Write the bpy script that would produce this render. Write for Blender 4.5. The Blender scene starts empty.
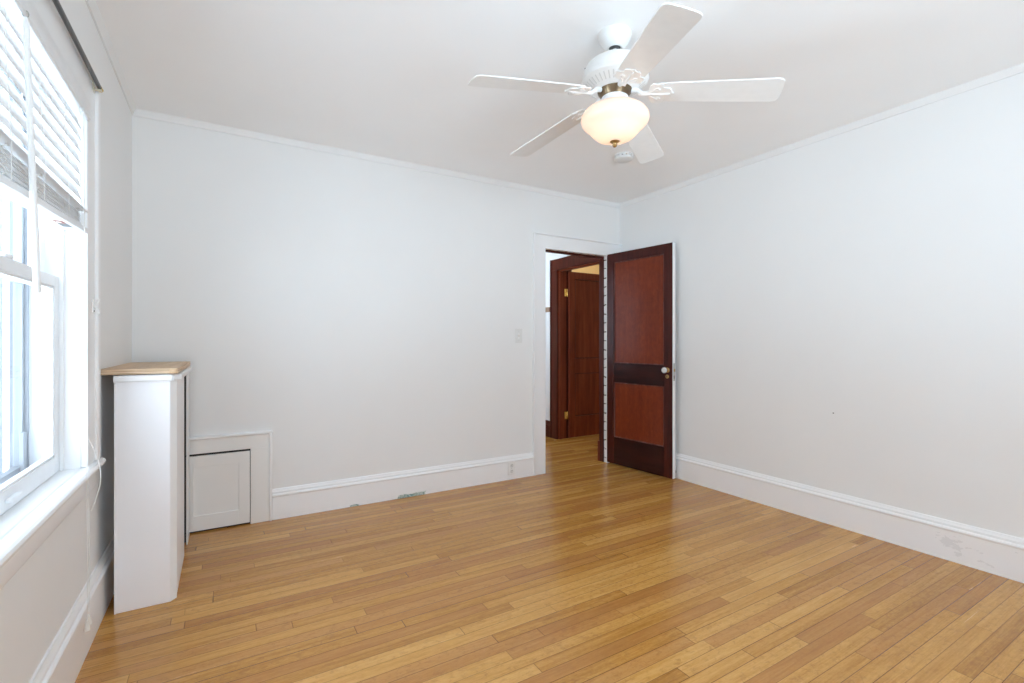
import bpy, bmesh, math, random
from mathutils import Vector, Matrix
PI = math.pi
C = bpy.context.scene.collection
sc = bpy.context.scene
rnd = random.Random(5)

# ------------------------------------------------------------------ camera, sky, exposure
cam_data = bpy.data.cameras.new('camera')
cam = bpy.data.objects.new('camera', cam_data); C.objects.link(cam)
cam.location = (0, 0, 1.1806); cam.rotation_euler = (PI/2, 0, math.radians(-30.81))
cam_data.sensor_width = 36; cam_data.lens = 481.2/1024*36
cam_data.clip_start = 0.02
sc.camera = cam
vs = sc.view_settings
sc.display_settings.display_device = 'sRGB'
vs.view_transform = 'Standard'; vs.look = 'None'; vs.gamma = 1; vs.use_curve_mapping = False
vs.exposure = 0.0
sc.cycles.max_bounces = 14; sc.cycles.diffuse_bounces = 10; sc.cycles.transparent_max_bounces = 24
sc.cycles.sample_clamp_indirect = 6; sc.cycles.caustics_reflective = False; sc.cycles.caustics_refractive = False
sc.cycles.use_denoising = True

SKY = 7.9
SKY_COL = (.74, .87, 1.0, 1); UPLIGHT_COL = (1.38, 1.70, 1.96, 1)
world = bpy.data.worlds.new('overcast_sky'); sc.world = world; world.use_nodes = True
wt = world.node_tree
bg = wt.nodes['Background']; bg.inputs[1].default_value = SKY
# pale overcast sky above, glow below the horizon added to brighten the ceiling
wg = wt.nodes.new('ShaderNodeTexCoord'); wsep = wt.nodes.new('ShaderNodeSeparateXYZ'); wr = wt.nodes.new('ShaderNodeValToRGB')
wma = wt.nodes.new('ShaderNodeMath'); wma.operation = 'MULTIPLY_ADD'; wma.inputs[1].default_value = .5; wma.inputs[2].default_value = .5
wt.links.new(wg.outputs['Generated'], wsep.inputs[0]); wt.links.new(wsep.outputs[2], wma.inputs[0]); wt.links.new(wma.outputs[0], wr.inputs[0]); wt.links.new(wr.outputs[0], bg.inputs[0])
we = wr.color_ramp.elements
we[0].position = .44; we[0].color = UPLIGHT_COL
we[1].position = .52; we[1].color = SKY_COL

def area(name, loc, rot, sx, sy, power=None, col=(1, 1, 1), portal=False):
    l = bpy.data.lights.new(name, 'AREA'); l.shape = 'RECTANGLE'; l.size = sx; l.size_y = sy
    l.color = col
    if portal: l.cycles.is_portal = True
    else: l.energy = power
    o = bpy.data.objects.new(name, l); C.objects.link(o); o.location = loc; o.rotation_euler = rot
    return o
def point(name, loc, power, col, r=0.05):
    l = bpy.data.lights.new(name, 'POINT'); l.energy = power; l.color = col; l.shadow_soft_size = r
    o = bpy.data.objects.new(name, l); C.objects.link(o); o.location = loc
    return o
# room numbers
XL, XR, YB, YR, ZC = -0.467, 3.37, 3.56, -1.15, 2.54
W1 = (1.42, 2.39, 0.70, 2.085)          # window in view: y0, y1, z0, z1
W2 = (-0.50, -0.05, 0.70, 2.085)         # unseen window added behind the camera for more light
W3 = (0.4, 2.0, 0.55, 2.10)             # unseen rear window added to brighten the walls: x0, x1, z0, z1
HALLW = (4.2, 5.6, 0.9, 2.1)            # hall window: y0, y1, z0, z1
# sky portals in the window openings (they only guide the sampling of the sky)
area('sky_portal', (XL-.19, (W1[0]+W1[1])/2, (W1[2]+W1[3])/2), (0, -PI/2, 0), W1[3]-W1[2], W1[1]-W1[0], portal=True)
area('sky_portal', (XL-.19, (W2[0]+W2[1])/2, (W2[2]+W2[3])/2), (0, -PI/2, 0), W2[3]-W2[2], W2[1]-W2[0], portal=True)
area('sky_portal', ((W3[0]+W3[1])/2, YR-.19, (W3[2]+W3[3])/2), (PI/2, 0, 0), W3[1]-W3[0], W3[3]-W3[2], portal=True)
area('sky_portal', (1.5-.19, (HALLW[0]+HALLW[1])/2, (HALLW[2]+HALLW[3])/2), (0, -PI/2, 0), HALLW[3]-HALLW[2], HALLW[1]-HALLW[0], portal=True)

# ------------------------------------------------------------------ node helpers / materials
class NT:
    def __init__(s, name):
        s.m = bpy.data.materials.new(name); s.m.use_nodes = True
        s.t = s.m.node_tree; s.n = s.t.nodes; s.l = s.t.links
        s.b = s.n['Principled BSDF']; s.out = s.n['Material Output']
    def node(s, typ, ins=None, **kw):
        x = s.n.new(typ)
        for k, v in kw.items(): setattr(x, k, v)
        for k, v in (ins or {}).items(): s.set(x.inputs[k], v)
        return x
    def set(s, sock, v):
        if isinstance(v, bpy.types.NodeSocket): s.l.new(v, sock)
        else: sock.default_value = v
    def math(s, op, a, b=0.0, c=None):
        d = {0: a, 1: b}
        if c is not None: d[2] = c
        return s.node('ShaderNodeMath', d, operation=op).outputs[0]
    def obj(s): return s.node('ShaderNodeTexCoord').outputs['Object']
    def mapping(s, v, scale=(1, 1, 1), loc=(0, 0, 0), rot=(0, 0, 0)):
        return s.node('ShaderNodeMapping', {'Vector': v, 'Scale': scale, 'Location': loc, 'Rotation': rot}).outputs[0]
    def noise(s, v, scale, detail=3, rough=.5, dist=0.0):
        return s.node('ShaderNodeTexNoise', {'Vector': v, 'Scale': scale, 'Detail': detail, 'Roughness': rough, 'Distortion': dist}).outputs[0]
    def ramp(s, f, stops):
        r = s.node('ShaderNodeValToRGB', {0: f}); e = r.color_ramp.elements
        while len(e) < len(stops): e.new(0.5)
        for q, (p, c) in zip(e, stops):
            q.position = p; q.color = (*c, 1) if len(c) == 3 else c
        return r.outputs[0]
    def mix(s, f, a, b, mode='MIX'):
        x = s.node('ShaderNodeMix', data_type='RGBA', blend_type=mode)
        s.set(x.inputs[0], f); s.set(x.inputs[6], a if isinstance(a, bpy.types.NodeSocket) else (*a, 1)); s.set(x.inputs[7], b if isinstance(b, bpy.types.NodeSocket) else (*b, 1))
        return x.outputs[2]
    def bump(s, h, strength, dist=0.001):
        s.set(s.b.inputs['Normal'], s.node('ShaderNodeBump', {'Height': h, 'Strength': strength, 'Distance': dist}).outputs[0])
    def p(s, **kw):
        for k, v in kw.items():
            k = {'col': 'Base Color', 'rough': 'Roughness', 'metal': 'Metallic', 'spec': 'Specular IOR Level', 'coat': 'Coat Weight', 'coatr': 'Coat Roughness', 'trans': 'Transmission Weight', 'ecol': 'Emission Color', 'estr': 'Emission Strength', 'ior': 'IOR'}[k]
            if isinstance(v, tuple) and len(v) == 3: v = (*v, 1)
            s.set(s.b.inputs[k], v)
        return s

M = {}
def paint(name, col, rough=.5, bump=.15, scale=140, mott=.02):
    s = NT(name); o = s.obj()
    n = s.noise(o, 2.2, 3)
    a = tuple(c*(1-mott) for c in col); b = tuple(min(1, c*(1+mott)) for c in col)
    s.p(col=s.mix(n, a, b), rough=rough)
    s.bump(s.noise(o, scale, 2), bump, .0006)
    M[name] = s.m; return s
def plain(name, col, rough=.5, metal=0, **kw):
    s = NT(name); o = s.obj()
    n = s.noise(o, 25, 2)
    s.p(col=s.mix(n, tuple(c*.96 for c in col), tuple(min(1, c*1.04) for c in col)), rough=rough, metal=metal, **kw)
    M[name] = s.m; return s
paint('wall_paint', (.815, .815, .808), .55)
paint('ceiling_paint', (.925, .928, .93), .7)
paint('trim_paint', (.86, .865, .868), .32, .1, 60)
paint('cover_paint', (.88, .88, .90), .4, .25, 90, .03)
paint('hatch_paint', (.84, .835, .815), .4, .1, 60, .03)
paint('hall_paint', (.76, .77, .80), .5)
paint('cream_paint', (.80, .69, .44), .6)
plain('fan_white', (.84, .84, .83), .3)
s = plain('blind_white', (.86, .86, .86), .35)
tl = s.node('ShaderNodeBsdfTranslucent', {'Color': (.86, .87, .88, 1)}).outputs[0]
s.l.new(s.node('ShaderNodeMixShader', {0: .16, 1: s.b.outputs[0], 2: tl}).outputs[0], s.out.inputs[0])
plain('vinyl_white', (.84, .86, .88), .3)
plain('storm_grey', (.12, .13, .15), .4)
plain('storm_white', (.20, .215, .235), .4)
plain('plastic_white', (.83, .83, .82), .3)
plain('black_rubber', (.02, .02, .02), .5)
plain('dark_gap', (.03, .028, .027), .8)
plain('rod_grey', (.11, .11, .11), .35, .6)
plain('old_brass', (.42, .27, .11), .35, 1)
plain('bright_brass', (.85, .62, .22), .22, 1)
plain('bronze', (.20, .14, .085), .35, 1)
plain('steel', (.5, .5, .48), .35, 1)
plain('pewter_cream', (.66, .62, .5), .35, .3)
plain('orange_print', (.26, .06, .015), .5)
plain('label_grey', (.16, .165, .17), .5)
plain('grey_print', (.55, .56, .56), .5)
plain('slot_dark', (.06, .06, .06), .6)
plain('vent_grey', (.66, .66, .65), .5)
plain('tan_wood', (.30, .19, .13), .5)
plain('switch_ivory', (.73, .73, .71), .35)
plain('cord_white', (.80, .79, .76), .7)
plain('tassel_plastic', (.72, .68, .62), .3)
plain('detector_white', (.74, .74, .73), .4)

# baseboard paint with a chipped, greenish worn patch low on the back wall
s = paint('baseboard_paint', (.875, .88, .885), .32, .1, 60)
s.m.name = 'baseboard_paint'
geo = s.node('ShaderNodeNewGeometry').outputs['Position']
sep = s.node('ShaderNodeSeparateXYZ', {0: geo})
def box_mask(c, hw, ax):
    d = s.math('ABSOLUTE', s.math('SUBTRACT', sep.outputs[ax], c)); return s.math('SUBTRACT', 1, s.math('DIVIDE', d, hw))
m1 = s.math('MINIMUM', box_mask(1.22, .14, 0), box_mask(.0, .030, 2))
m2 = s.math('MINIMUM', box_mask(.80, .04, 0), box_mask(.0, .016, 2))
mm = s.math('MAXIMUM', m1, m2)
nz = s.noise(geo, 38, 4)
mask = s.math('GREATER_THAN', s.math('ADD', s.math('MINIMUM', s.math('MAXIMUM', mm, -1), .35), nz), .70)
basecol = s.b.inputs['Base Color'].links[0].from_socket
chip = s.ramp(s.noise(geo, 90, 2), [(.4, (.16, .30, .27)), (.6, (.55, .62, .58))])
# grey scuffs on the right wall's board
m3 = s.math('MINIMUM', s.math('MINIMUM', box_mask(.86, .22, 1), box_mask(.09, .06, 2)), box_mask(3.35, .05, 0))
nz2 = s.noise(s.mapping(geo, (30, 12, 30)), 1, 5, .6)
sc_mask = s.math('MULTIPLY', s.math('GREATER_THAN', m3, 0.0), s.math('MULTIPLY', s.math('GREATER_THAN', nz2, .58), .22))
c1 = s.mix(sc_mask, basecol, (.42, .43, .43))
s.p(col=s.mix(mask, c1, chip))

# chipped white rebate (white paint worn through to dark wood)
s = NT('chipped_white'); g = s.node('ShaderNodeNewGeometry').outputs['Position']
sp = s.node('ShaderNodeSeparateXYZ', {0: g}); n = s.noise(s.mapping(g, (14, 14, 14)), 1, 3, .6)
u = s.math('ADD', s.math('ADD', sp.outputs[0], sp.outputs[2]), s.math('MULTIPLY', n, .05))
fr = s.math('FRACT', s.math('DIVIDE', u, .088))
f = s.math('LESS_THAN', fr, s.math('MULTIPLY', n, .22))
s.p(col=s.mix(f, (.80, .80, .79), (.16, .11, .10)), rough=.45); M['chipped_white'] = s.m

# glass panes: thin, mostly clear
s = NT('window_glass'); s.n.remove(s.b)
fr = s.node('ShaderNodeFresnel', {'IOR': 1.45}).outputs[0]
tr = s.node('ShaderNodeBsdfTransparent', {'Color': (.985, .99, .995, 1)}).outputs[0]
gl = s.node('ShaderNodeBsdfGlossy', {'Roughness': .02}).outputs[0]
s.l.new(s.node('ShaderNodeMixShader', {0: s.math('MULTIPLY', fr, s.math('MULTIPLY', .8, s.math('SUBTRACT', 1, s.node('ShaderNodeNewGeometry').outputs['Backfacing']))), 1: tr, 2: gl}).outputs[0], s.out.inputs[0]); M['window_glass'] = s.m

# frosted lamp bowl: translucent alabaster glass lit from inside
s = NT('frosted_bowl')
o = s.obj(); n = s.noise(o, 9, 3, .6, .8)
s.p(col=s.mix(n, (.84, .74, .66), (.89, .81, .74)), rough=.25, ecol=(1, .86, .74), estr=.05)
tl = s.node('ShaderNodeBsdfTranslucent', {'Color': (.92, .84, .76, 1)}).outputs[0]
s.l.new(s.node('ShaderNodeMixShader', {0: .28, 1: s.b.outputs[0], 2: tl}).outputs[0], s.out.inputs[0]); M['frosted_bowl'] = s.m
s = NT('bulb_glow'); s.p(col=(.9, .9, .85), ecol=(1, .84, .66), estr=.8); M['bulb_glow'] = s.m
s = NT('crystal_knob'); s.p(col=(.93, .95, .97), rough=.08, trans=.35, ior=1.5); M['crystal_knob'] = s.m

# mahogany
def mahogany(name, dark, mid, light, rough=.26, sc_=(9, 9, .7), mottle=False):
    s = NT(name); o = s.obj()
    a = s.noise(s.mapping(o, sc_), 2.2, 5, .6, .4)
    b = s.noise(s.mapping(o, tuple(q*9 for q in sc_)), 2.0, 3, .6)
    f = s.math('ADD', s.math('MULTIPLY', a, .75), s.math('MULTIPLY', b, .25))
    if mottle: f = s.math('ADD', s.math('MULTIPLY', f, .55), s.math('MULTIPLY', s.noise(s.mapping(o, (22, 22, 14)), 2, 4, .7), .45))
    s.p(col=s.ramp(f, [(.30, dark), (.5, mid), (.72, light)]), rough=rough, spec=.22)
    s.bump(b, .08, .0006)
    M[name] = s.m
mahogany('mahogany_stile', (.030, .006, .0045), (.056, .010, .007), (.085, .016, .010))
mahogany('mahogany_panel', (.10, .014, .005), (.17, .028, .008), (.25, .048, .013), .3, mottle=True)
mahogany('mahogany_rail', (.018, .0042, .004), (.030, .0065, .005), (.046, .010, .007), .25, (.7, 9, 9))
mahogany('mahogany_bead', (.06, .014, .012), (.11, .035, .03), (.24, .12, .11), .35)
mahogany('hall_wood', (.035, .007, .005), (.065, .013, .009), (.10, .022, .014), .3)
mahogany('hall_door_wood', (.10, .019, .009), (.17, .036, .016), (.24, .058, .026), .3)

# pale plywood board
s = NT('ply_board'); o = s.obj()
a = s.noise(s.mapping(o, (18, 1.2, 18)), 1.6, 5, .6, .5)
s.p(col=s.ramp(a, [(.3, (.46, .29, .155)), (.55, (.60, .41, .245)), (.75, (.70, .52, .34))]), rough=.45); M['ply_board'] = s.m
s = NT('ply_edge'); o = s.obj()
a = s.noise(s.mapping(o, (3, 3, 160)), 1.2, 3)
s.p(col=s.ramp(a, [(.35, (.38, .24, .13)), (.6, (.70, .53, .36))]), rough=.6); M['ply_edge'] = s.m

# oak strip floor, boards along X
def oak(name):
    s = NT(name); o = s.obj(); W = .0572
    sp = s.node('ShaderNodeSeparateXYZ', {0: o}); x, y = sp.outputs[0], sp.outputs[1]
    yr = s.math('DIVIDE', s.math('ADD', y, .012), W); row = s.math('FLOOR', yr); fy = s.math('SUBTRACT', yr, row)
    wn = lambda v, k: s.node('ShaderNodeTexWhiteNoise', {'W': s.math('ADD', s.math('MULTIPLY', v, 1.37), k)}, noise_dimensions='1D').outputs[0]
    ln = s.math('ADD', .55, s.math('MULTIPLY', wn(row, 3.3), 1.1))
    xr = s.math('DIVIDE', s.math('ADD', x, s.math('MULTIPLY', wn(row, 8.1), 7.0)), ln)
    col_ = s.math('FLOOR', xr); fx = s.math('SUBTRACT', xr, col_)
    idv = s.node('ShaderNodeCombineXYZ', {0: row, 1: col_, 2: 0.0}).outputs[0]
    w2 = s.node('ShaderNodeTexWhiteNoise', {'Vector': idv}, noise_dimensions='3D'); r1 = w2.outputs[0]; rc = w2.outputs[1]
    off = s.node('ShaderNodeVectorMath', {0: o, 1: s.node('ShaderNodeVectorMath', {0: rc, 'Scale': 11.0}, operation='SCALE').outputs[0]}, operation='ADD').outputs[0]
    g1 = s.noise(s.mapping(off, (1.3, 26, 1)), 1.6, 5, .62, .6)
    g2 = s.noise(s.mapping(off, (7, 170, 1)), 1.4, 3, .6)
    fl = s.noise(s.mapping(off, (38, 85, 1), rot=(0, 0, .35)), 1.0, 3, .7, .5)
    tone = s.math('ADD', s.math('MULTIPLY', g1, .5), s.math('ADD', s.math('MULTIPLY', g2, .25), s.math('MULTIPLY', fl, .25)))
    t2 = s.math('ADD', s.math('MULTIPLY', tone, .84), s.math('MULTIPLY', s.math('SUBTRACT', r1, .5), .21))
    t2 = s.math('ADD', t2, .075)
    c = s.ramp(t2, [(.24, (.26, .105, .020)), (.42, (.45, .208, .042)), (.56, (.58, .300, .075)), (.78, (.72, .42, .14))])
    sepc = s.node('ShaderNodeSeparateColor', {0: rc})
    c = s.mix(s.math('MULTIPLY', s.math('GREATER_THAN', sepc.outputs[1], .62), .42), c, (.40, .165, .052))
    fk = s.noise(s.mapping(off, (30, 48, 1), rot=(0, 0, .5)), 1.0, 4, .7, .6)
    fk = s.math('MULTIPLY', s.math('MINIMUM', 1, s.math('MAXIMUM', 0, s.math('MULTIPLY', s.math('SUBTRACT', fk, .52), 7))), s.math('GREATER_THAN', sepc.outputs[2], .35))
    c = s.mix(s.math('MULTIPLY', fk, .38), c, (.27, .11, .032))
    ex = s.math('MULTIPLY', s.math('MINIMUM', fx, s.math('SUBTRACT', 1, fx)), ln)
    ey = s.math('MULTIPLY', s.math('MINIMUM', fy, s.math('SUBTRACT', 1, fy)), W)
    gap = s.math('LESS_THAN', s.math('MINIMUM', ex, ey), .0011)
    soft = s.math('SUBTRACT', 1, s.math('MINIMUM', 1, s.math('DIVIDE', s.math('MINIMUM', ex, ey), .003)))
    c = s.mix(s.math('MULTIPLY', soft, .22), c, (.16, .06, .015))
    gapv = s.math('MULTIPLY', gap, s.math('ADD', .2, s.math('MULTIPLY', wn(row, 5.7), .75)))
    c = s.mix(gapv, c, (.035, .014, .006))
    s.p(col=c, rough=s.math('ADD', .13, s.math('MULTIPLY', g1, .2)), spec=.5)
    h = s.math('SUBTRACT', s.math('MULTIPLY', g2, .25), s.math('MULTIPLY', soft, 1.0))
    s.bump(h, .25, .0012)
    M[name] = s.m
oak('oak_floor')

# exterior
s = NT('grey_siding'); o = s.obj()
sp = s.node('ShaderNodeSeparateXYZ', {0: o}); f = s.math('FRACT', s.math('DIVIDE', sp.outputs[2], .14))
s.p(col=s.mix(s.math('LESS_THAN', f, .08), (.062, .072, .088), (.045, .053, .066)), rough=.7); s.bump(f, .4, .01); M['grey_siding'] = s.m
s = NT('lawn_ground'); s.p(col=s.mix(s.noise(s.obj(), 6, 4), (.16, .18, .10), (.34, .33, .27)), rough=.9); M['lawn_ground'] = s.m
s = NT('brick_tan'); o = s.obj()
br = s.node('ShaderNodeTexBrick', {'Vector': s.mapping(o, (1, 1, 1), rot=(PI/2, 0, 0)), 'Color1': (.55, .45, .34, 1), 'Color2': (.45, .36, .28, 1), 'Mortar': (.7, .68, .62, 1), 'Scale': 4.5}).outputs[0]
s.p(col=br, rough=.8); M['brick_tan'] = s.m

# ------------------------------------------------------------------ mesh helpers
def box(bm, x0, x1, y0, y1, z0, z1):
    v = [bm.verts.new((x, y, z)) for x in (x0, x1) for y in (y0, y1) for z in (z0, z1)]
    for f in ((0, 1, 3, 2), (4, 6, 7, 5), (0, 4, 5, 1), (2, 3, 7, 6), (0, 2, 6, 4), (1, 5, 7, 3)):
        bm.faces.new([v[i] for i in f])
    return v
def boxes(*bs):
    bm = bmesh.new()
    for b in bs: box(bm, *b)
    return bm
def lathe(prof, seg=48, c=(0, 0, 0), bm=None, axis='z'):
    bm = bm or bmesh.new(); rings = []
    def P(r, a, z):
        u, w = r*math.cos(a), r*math.sin(a)
        q = {'z': (u, w, z), 'x': (z, u, w), 'y': (u, z, w)}[axis]
        return (q[0]+c[0], q[1]+c[1], q[2]+c[2])
    for r, z in prof:
        if r < 1e-6: rings.append([bm.verts.new(P(0, 0, z))])
        else: rings.append([bm.verts.new(P(r, 2*PI*i/seg, z)) for i in range(seg)])
    for a, b in zip(rings, rings[1:]):
        if len(a) == 1 and len(b) == 1: continue
        for i in range(seg):
            j = (i+1) % seg
            if len(a) == 1: bm.faces.new((a[0], b[i], b[j]))
            elif len(b) == 1: bm.faces.new((a[i], a[j], b[0]))
            else: bm.faces.new((a[i], a[j], b[j], b[i]))
    for e in (rings[0], rings[-1]):
        if len(e) > 1 and prof[0] != prof[-1]:
            bm.faces.new(e)
    return bm
def tube(pts, r, seg=10, bm=None):
    bm = bm or bmesh.new(); pts = [Vector(p) for p in pts]; rings = []
    up = None
    for i, p in enumerate(pts):
        d = (pts[min(i+1, len(pts)-1)]-pts[max(i-1, 0)]).normalized()
        if up is None:
            up = d.orthogonal().normalized()
        up = (up-d*up.dot(d)).normalized(); w = d.cross(up)
        rr = r[i] if isinstance(r, (list, tuple)) else r
        rings.append([bm.verts.new(p+(up*math.cos(2*PI*k/seg)+w*math.sin(2*PI*k/seg))*rr) for k in range(seg)])
    for a, b in zip(rings, rings[1:]):
        for k in range(seg): bm.faces.new((a[k], a[(k+1) % seg], b[(k+1) % seg], b[k]))
    bm.faces.new(rings[0]); bm.faces.new(rings[-1])
    return bm
def extrude(prof, p0, p1, n, up=(0, 0, 1), bm=None):
    """profile of (out, up) pairs swept from p0 to p1; n = outward direction"""
    bm = bm or bmesh.new(); n = Vector(n); up = Vector(up); p0, p1 = Vector(p0), Vector(p1)
    A = [bm.verts.new(p0+n*d+up*z) for d, z in prof]; B = [bm.verts.new(p1+n*d+up*z) for d, z in prof]
    k = len(prof)
    for i in range(k): bm.faces.new((A[i], A[(i+1) % k], B[(i+1) % k], B[i]))
    bm.faces.new(A); bm.faces.new(B)
    return bm
def prism(outline, thick, mat=None, bm=None):
    """outline in local xy, thickness along +z, then transformed"""
    bm = bm or bmesh.new(); mat = mat or Matrix()
    A = [bm.verts.new(mat @ Vector((x, y, 0))) for x, y in outline]; B = [bm.verts.new(mat @ Vector((x, y, thick))) for x, y in outline]
    k = len(outline)
    for i in range(k): bm.faces.new((A[i], A[(i+1) % k], B[(i+1) % k], B[i]))
    bm.faces.new(A); bm.faces.new(B)
    return bm
def root_loc(o):
    v = Vector((0, 0, 0))
    while o is not None: v += o.location; o = o.parent
    return v
def obj(name, bm, m, parent=None, bevel=0, local=False, angle=32, seg=2):
    bmesh.ops.recalc_face_normals(bm, faces=bm.faces)
    me = bpy.data.meshes.new(name)
    if not local:
        if parent is not None: off = root_loc(parent)
        else:
            xs = [v.co for v in bm.verts]
            off = Vector(((min(v.x for v in xs)+max(v.x for v in xs))/2, (min(v.y for v in xs)+max(v.y for v in xs))/2, min(v.z for v in xs)))
        for v in bm.verts: v.co -= off
    bm.to_mesh(me); bm.free()
    for p in me.polygons: p.use_smooth = True
    me.set_sharp_from_angle(angle=math.radians(angle))
    mats = m if isinstance(m, (list, tuple)) else [m]
    for q in mats: me.materials.append(M[q])
    o = bpy.data.objects.new(name, me); C.objects.link(o)
    if parent is not None: o.parent = parent
    elif not local: o.location = off
    if bevel:
        b = o.modifiers.new('bevel', 'BEVEL'); b.width = bevel; b.segments = seg; b.limit_method = 'ANGLE'; b.angle_limit = math.radians(40)
    return o
def tag(o, label=None, cat=None, group=None, kind=None):
    if label: o['label'] = label
    if cat: o['category'] = cat
    if group: o['group'] = group
    if kind: o['kind'] = kind
    return o
def thing(name, label, cat, loc=(0, 0, 0), rotz=0, group=None, kind=None):
    o = bpy.data.objects.new(name, None); C.objects.link(o); o.empty_display_size = .1
    o.location = loc; o.rotation_euler = (0, 0, rotz)
    return tag(o, label, cat, group, kind)
def struct(name, bm, m, label, cat, bevel=0, angle=32):
    return tag(obj(name, bm, m, None, bevel, angle=angle), label, cat, kind='structure')

# ------------------------------------------------------------------ room shell
DX0, DX1, DZ = 2.461, 3.192, 2.012          # doorway in the back wall
YH = 3.64                                 # hall face of the back wall
HX0, HX1 = 3.45, 3.575                    # wall between hall and side room
HY0, HY1, HZ = 3.915, 4.70, 2.04          # doorway in it
XS, YE = 6.0, 6.4                         # far walls
struct('floor', boxes((XL-.2, XS+.1, YR-.2, YE+.1, -.06, 0)), 'oak_floor', 'honey oak strip floor running through the room and doorway', 'floor')
struct('ceiling', boxes((XL-.2, XS+.1, YR-.2, YE+.1, ZC, ZC+.08)), 'ceiling_paint', 'white plaster ceiling', 'ceiling')
def wall_with_holes(axis, c0, c1, a0, a1, holes):
    """holes: (b0,b1,z0,z1) sorted; axis 'x' = wall plane normal along x"""
    bm = bmesh.new(); cur = a0
    def seg(u0, u1, z0, z1):
        if u1-u0 < 1e-4 or z1-z0 < 1e-4: return
        if axis == 'x': box(bm, c0, c1, u0, u1, z0, z1)
        else: box(bm, u0, u1, c0, c1, z0, z1)
    for b0, b1, z0, z1 in holes:
        seg(cur, b0, 0, ZC); seg(b0, b1, 0, z0); seg(b0, b1, z1, ZC); cur = b1
    seg(cur, a1, 0, ZC)
    return bm
struct('wall_left', wall_with_holes('x', XL-.2, XL, YR-.2, YB, [(w[0]-.021, w[1]+.021, w[2]-.03, w[3]+.021) for w in (W2, W1)]), 'wall_paint', 'white left wall holding the window', 'wall')
struct('wall_back', wall_with_holes('y', YB, YH, XL-.2, XS, [(DX0-.015, DX1+.02, 0, DZ+.02)]), 'wall_paint', 'white back wall with the doorway', 'wall')
struct('wall_right', boxes((XR, XR+.08, YR-.2, YB, 0, ZC)), 'wall_paint', 'long blank white right wall', 'wall')
struct('wall_rear', wall_with_holes('y', YR-.2, YR, XL, XR, [W3]), 'wall_paint', 'white rear wall', 'wall')
struct('wall_hall_right', wall_with_holes('x', HX0, HX1, YH, YE, [(HY0-.019, HY1+.019, 0, HZ+.017)]), 'hall_paint', 'pale hall wall with a dark wood doorway', 'wall')
struct('wall_hall_left', wall_with_holes('x', 1.3, 1.5, YH, YE, [HALLW]), 'hall_paint', 'pale hall wall', 'wall')
struct('wall_hall_end', boxes((1.3, XS, YE, YE+.1, 0, ZC)), 'cream_paint', 'hall end wall', 'wall')
struct('wall_side_room', boxes((XS, XS+.1, YB, YE+.1, 0, ZC)), 'cream_paint', 'warm cream wall of the room past the hall', 'wall')

# baseboards
def base_prof(h, t=.02):
    return [(0, 0), (t, 0), (t, h-.052), (t+.006, h-.047), (t+.007, h-.040), (t+.003, h-.033), (t-.003, h-.030), (t-.004, h-.018), (t-.010, h-.010), (t-.013, h), (0, h)]
struct('baseboard_back', extrude(base_prof(.2), (.268, YB, 0), (DX0-.118, YB, 0), (0, -1, 0)), 'baseboard_paint', 'white moulded baseboard along the back wall', 'baseboard')
struct('baseboard_right', extrude(base_prof(.212), (XR, YR, 0), (XR, YB-.0205, 0), (-1, 0, 0)), 'baseboard_paint', 'white moulded baseboard along the right wall', 'baseboard')
struct('baseboard_left', extrude(base_prof(.235), (XL, YR, 0), (XL, YB-.001, 0), (1, 0, 0)), 'baseboard_paint', 'white moulded baseboard under the window', 'baseboard')
struct('baseboard_hall', extrude(base_prof(.2), (HX0, HY1+.13, 0), (HX0, YE, 0), (-1, 0, 0)), 'hall_wood', 'dark wood hall baseboard', 'baseboard')
# slim cornice strips
cor = [(0, 0), (0, -.036), (.008, -.036), (.012, -.028), (.014, -.016), (.022, -.006), (.024, 0)]
struct('trim_1', extrude(cor, (XL, YB, ZC), (XR, YB, ZC), (0, -1, 0)), 'wall_paint', 'slim white cornice on the back wall', 'trim')
struct('trim_2', extrude(cor, (XR, YR, ZC), (XR, YB-.024, ZC), (-1, 0, 0)), 'wall_paint', 'slim white cornice on the right wall', 'trim')
struct('trim_3', extrude(cor, (XL, YR, ZC), (XL, YB-.024, ZC), (1, 0, 0)), 'wall_paint', 'slim white cornice on the window wall', 'trim')

# ------------------------------------------------------------------ doorway casing and jambs (room side white, hall side dark)
CT = .02
dc = thing('trim_4', 'white painted door casing around the doorway', 'door casing', (DX0-.06, YB, 0), kind='structure')
zt = 2.128
obj('side_casing', boxes((DX0-.118, DX0, YB-CT, YB, 0, zt)), 'trim_paint', dc, .003)
obj('back_band', boxes((DX0-.128, DX0-.108, YB-CT-.010, YB, 0, zt+.006)), 'trim_paint', dc, .004)
obj('side_casing', boxes((DX1, XR-.001, YB-CT, YB, 0, zt)), 'trim_paint', dc, .003)
obj('head_casing', boxes((DX0-.118, XR-.001, YB-CT-.001, YB, DZ, zt)), 'trim_paint', dc, .002)
obj('head_cap', extrude([(0, 0), (0, .016), (.036, .016), (.036, .008), (.026, 0)], (DX0-.13, YB, zt), (XR-.001, YB, zt), (0, -1, 0)), 'trim_paint', dc, .002)
obj('door_rebate', boxes((DX1, DX1+.02, YB+.0, YB+.032, 0, DZ), (DX0-.015, DX0, YB+.0, YB+.032, 0, DZ), (DX0-.015, DX1+.02, YB+.0, YB+.032, DZ, DZ+.02)), 'chipped_white', dc)
obj('door_jamb', boxes((DX1-.012, DX1+.02, YB+.032, YH+.0, 0, DZ-.012), (DX0-.015, DX0+.012, YB+.032, YH, 0, DZ-.012), (DX0-.015, DX1+.02, YB+.032, YH, DZ-.012, DZ+.02)), 'hall_wood', dc, .002)
obj('hall_casing', boxes((DX1-.005, DX1+.09, YH, YH+.018, 0, DZ+.10), (DX0-.11, DX0+.005, YH, YH+.018, 0, DZ+.10), (DX0+.005, DX1-.005, YH, YH+.018, DZ-.005, DZ+.10)), 'hall_wood', dc, .002)
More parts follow.
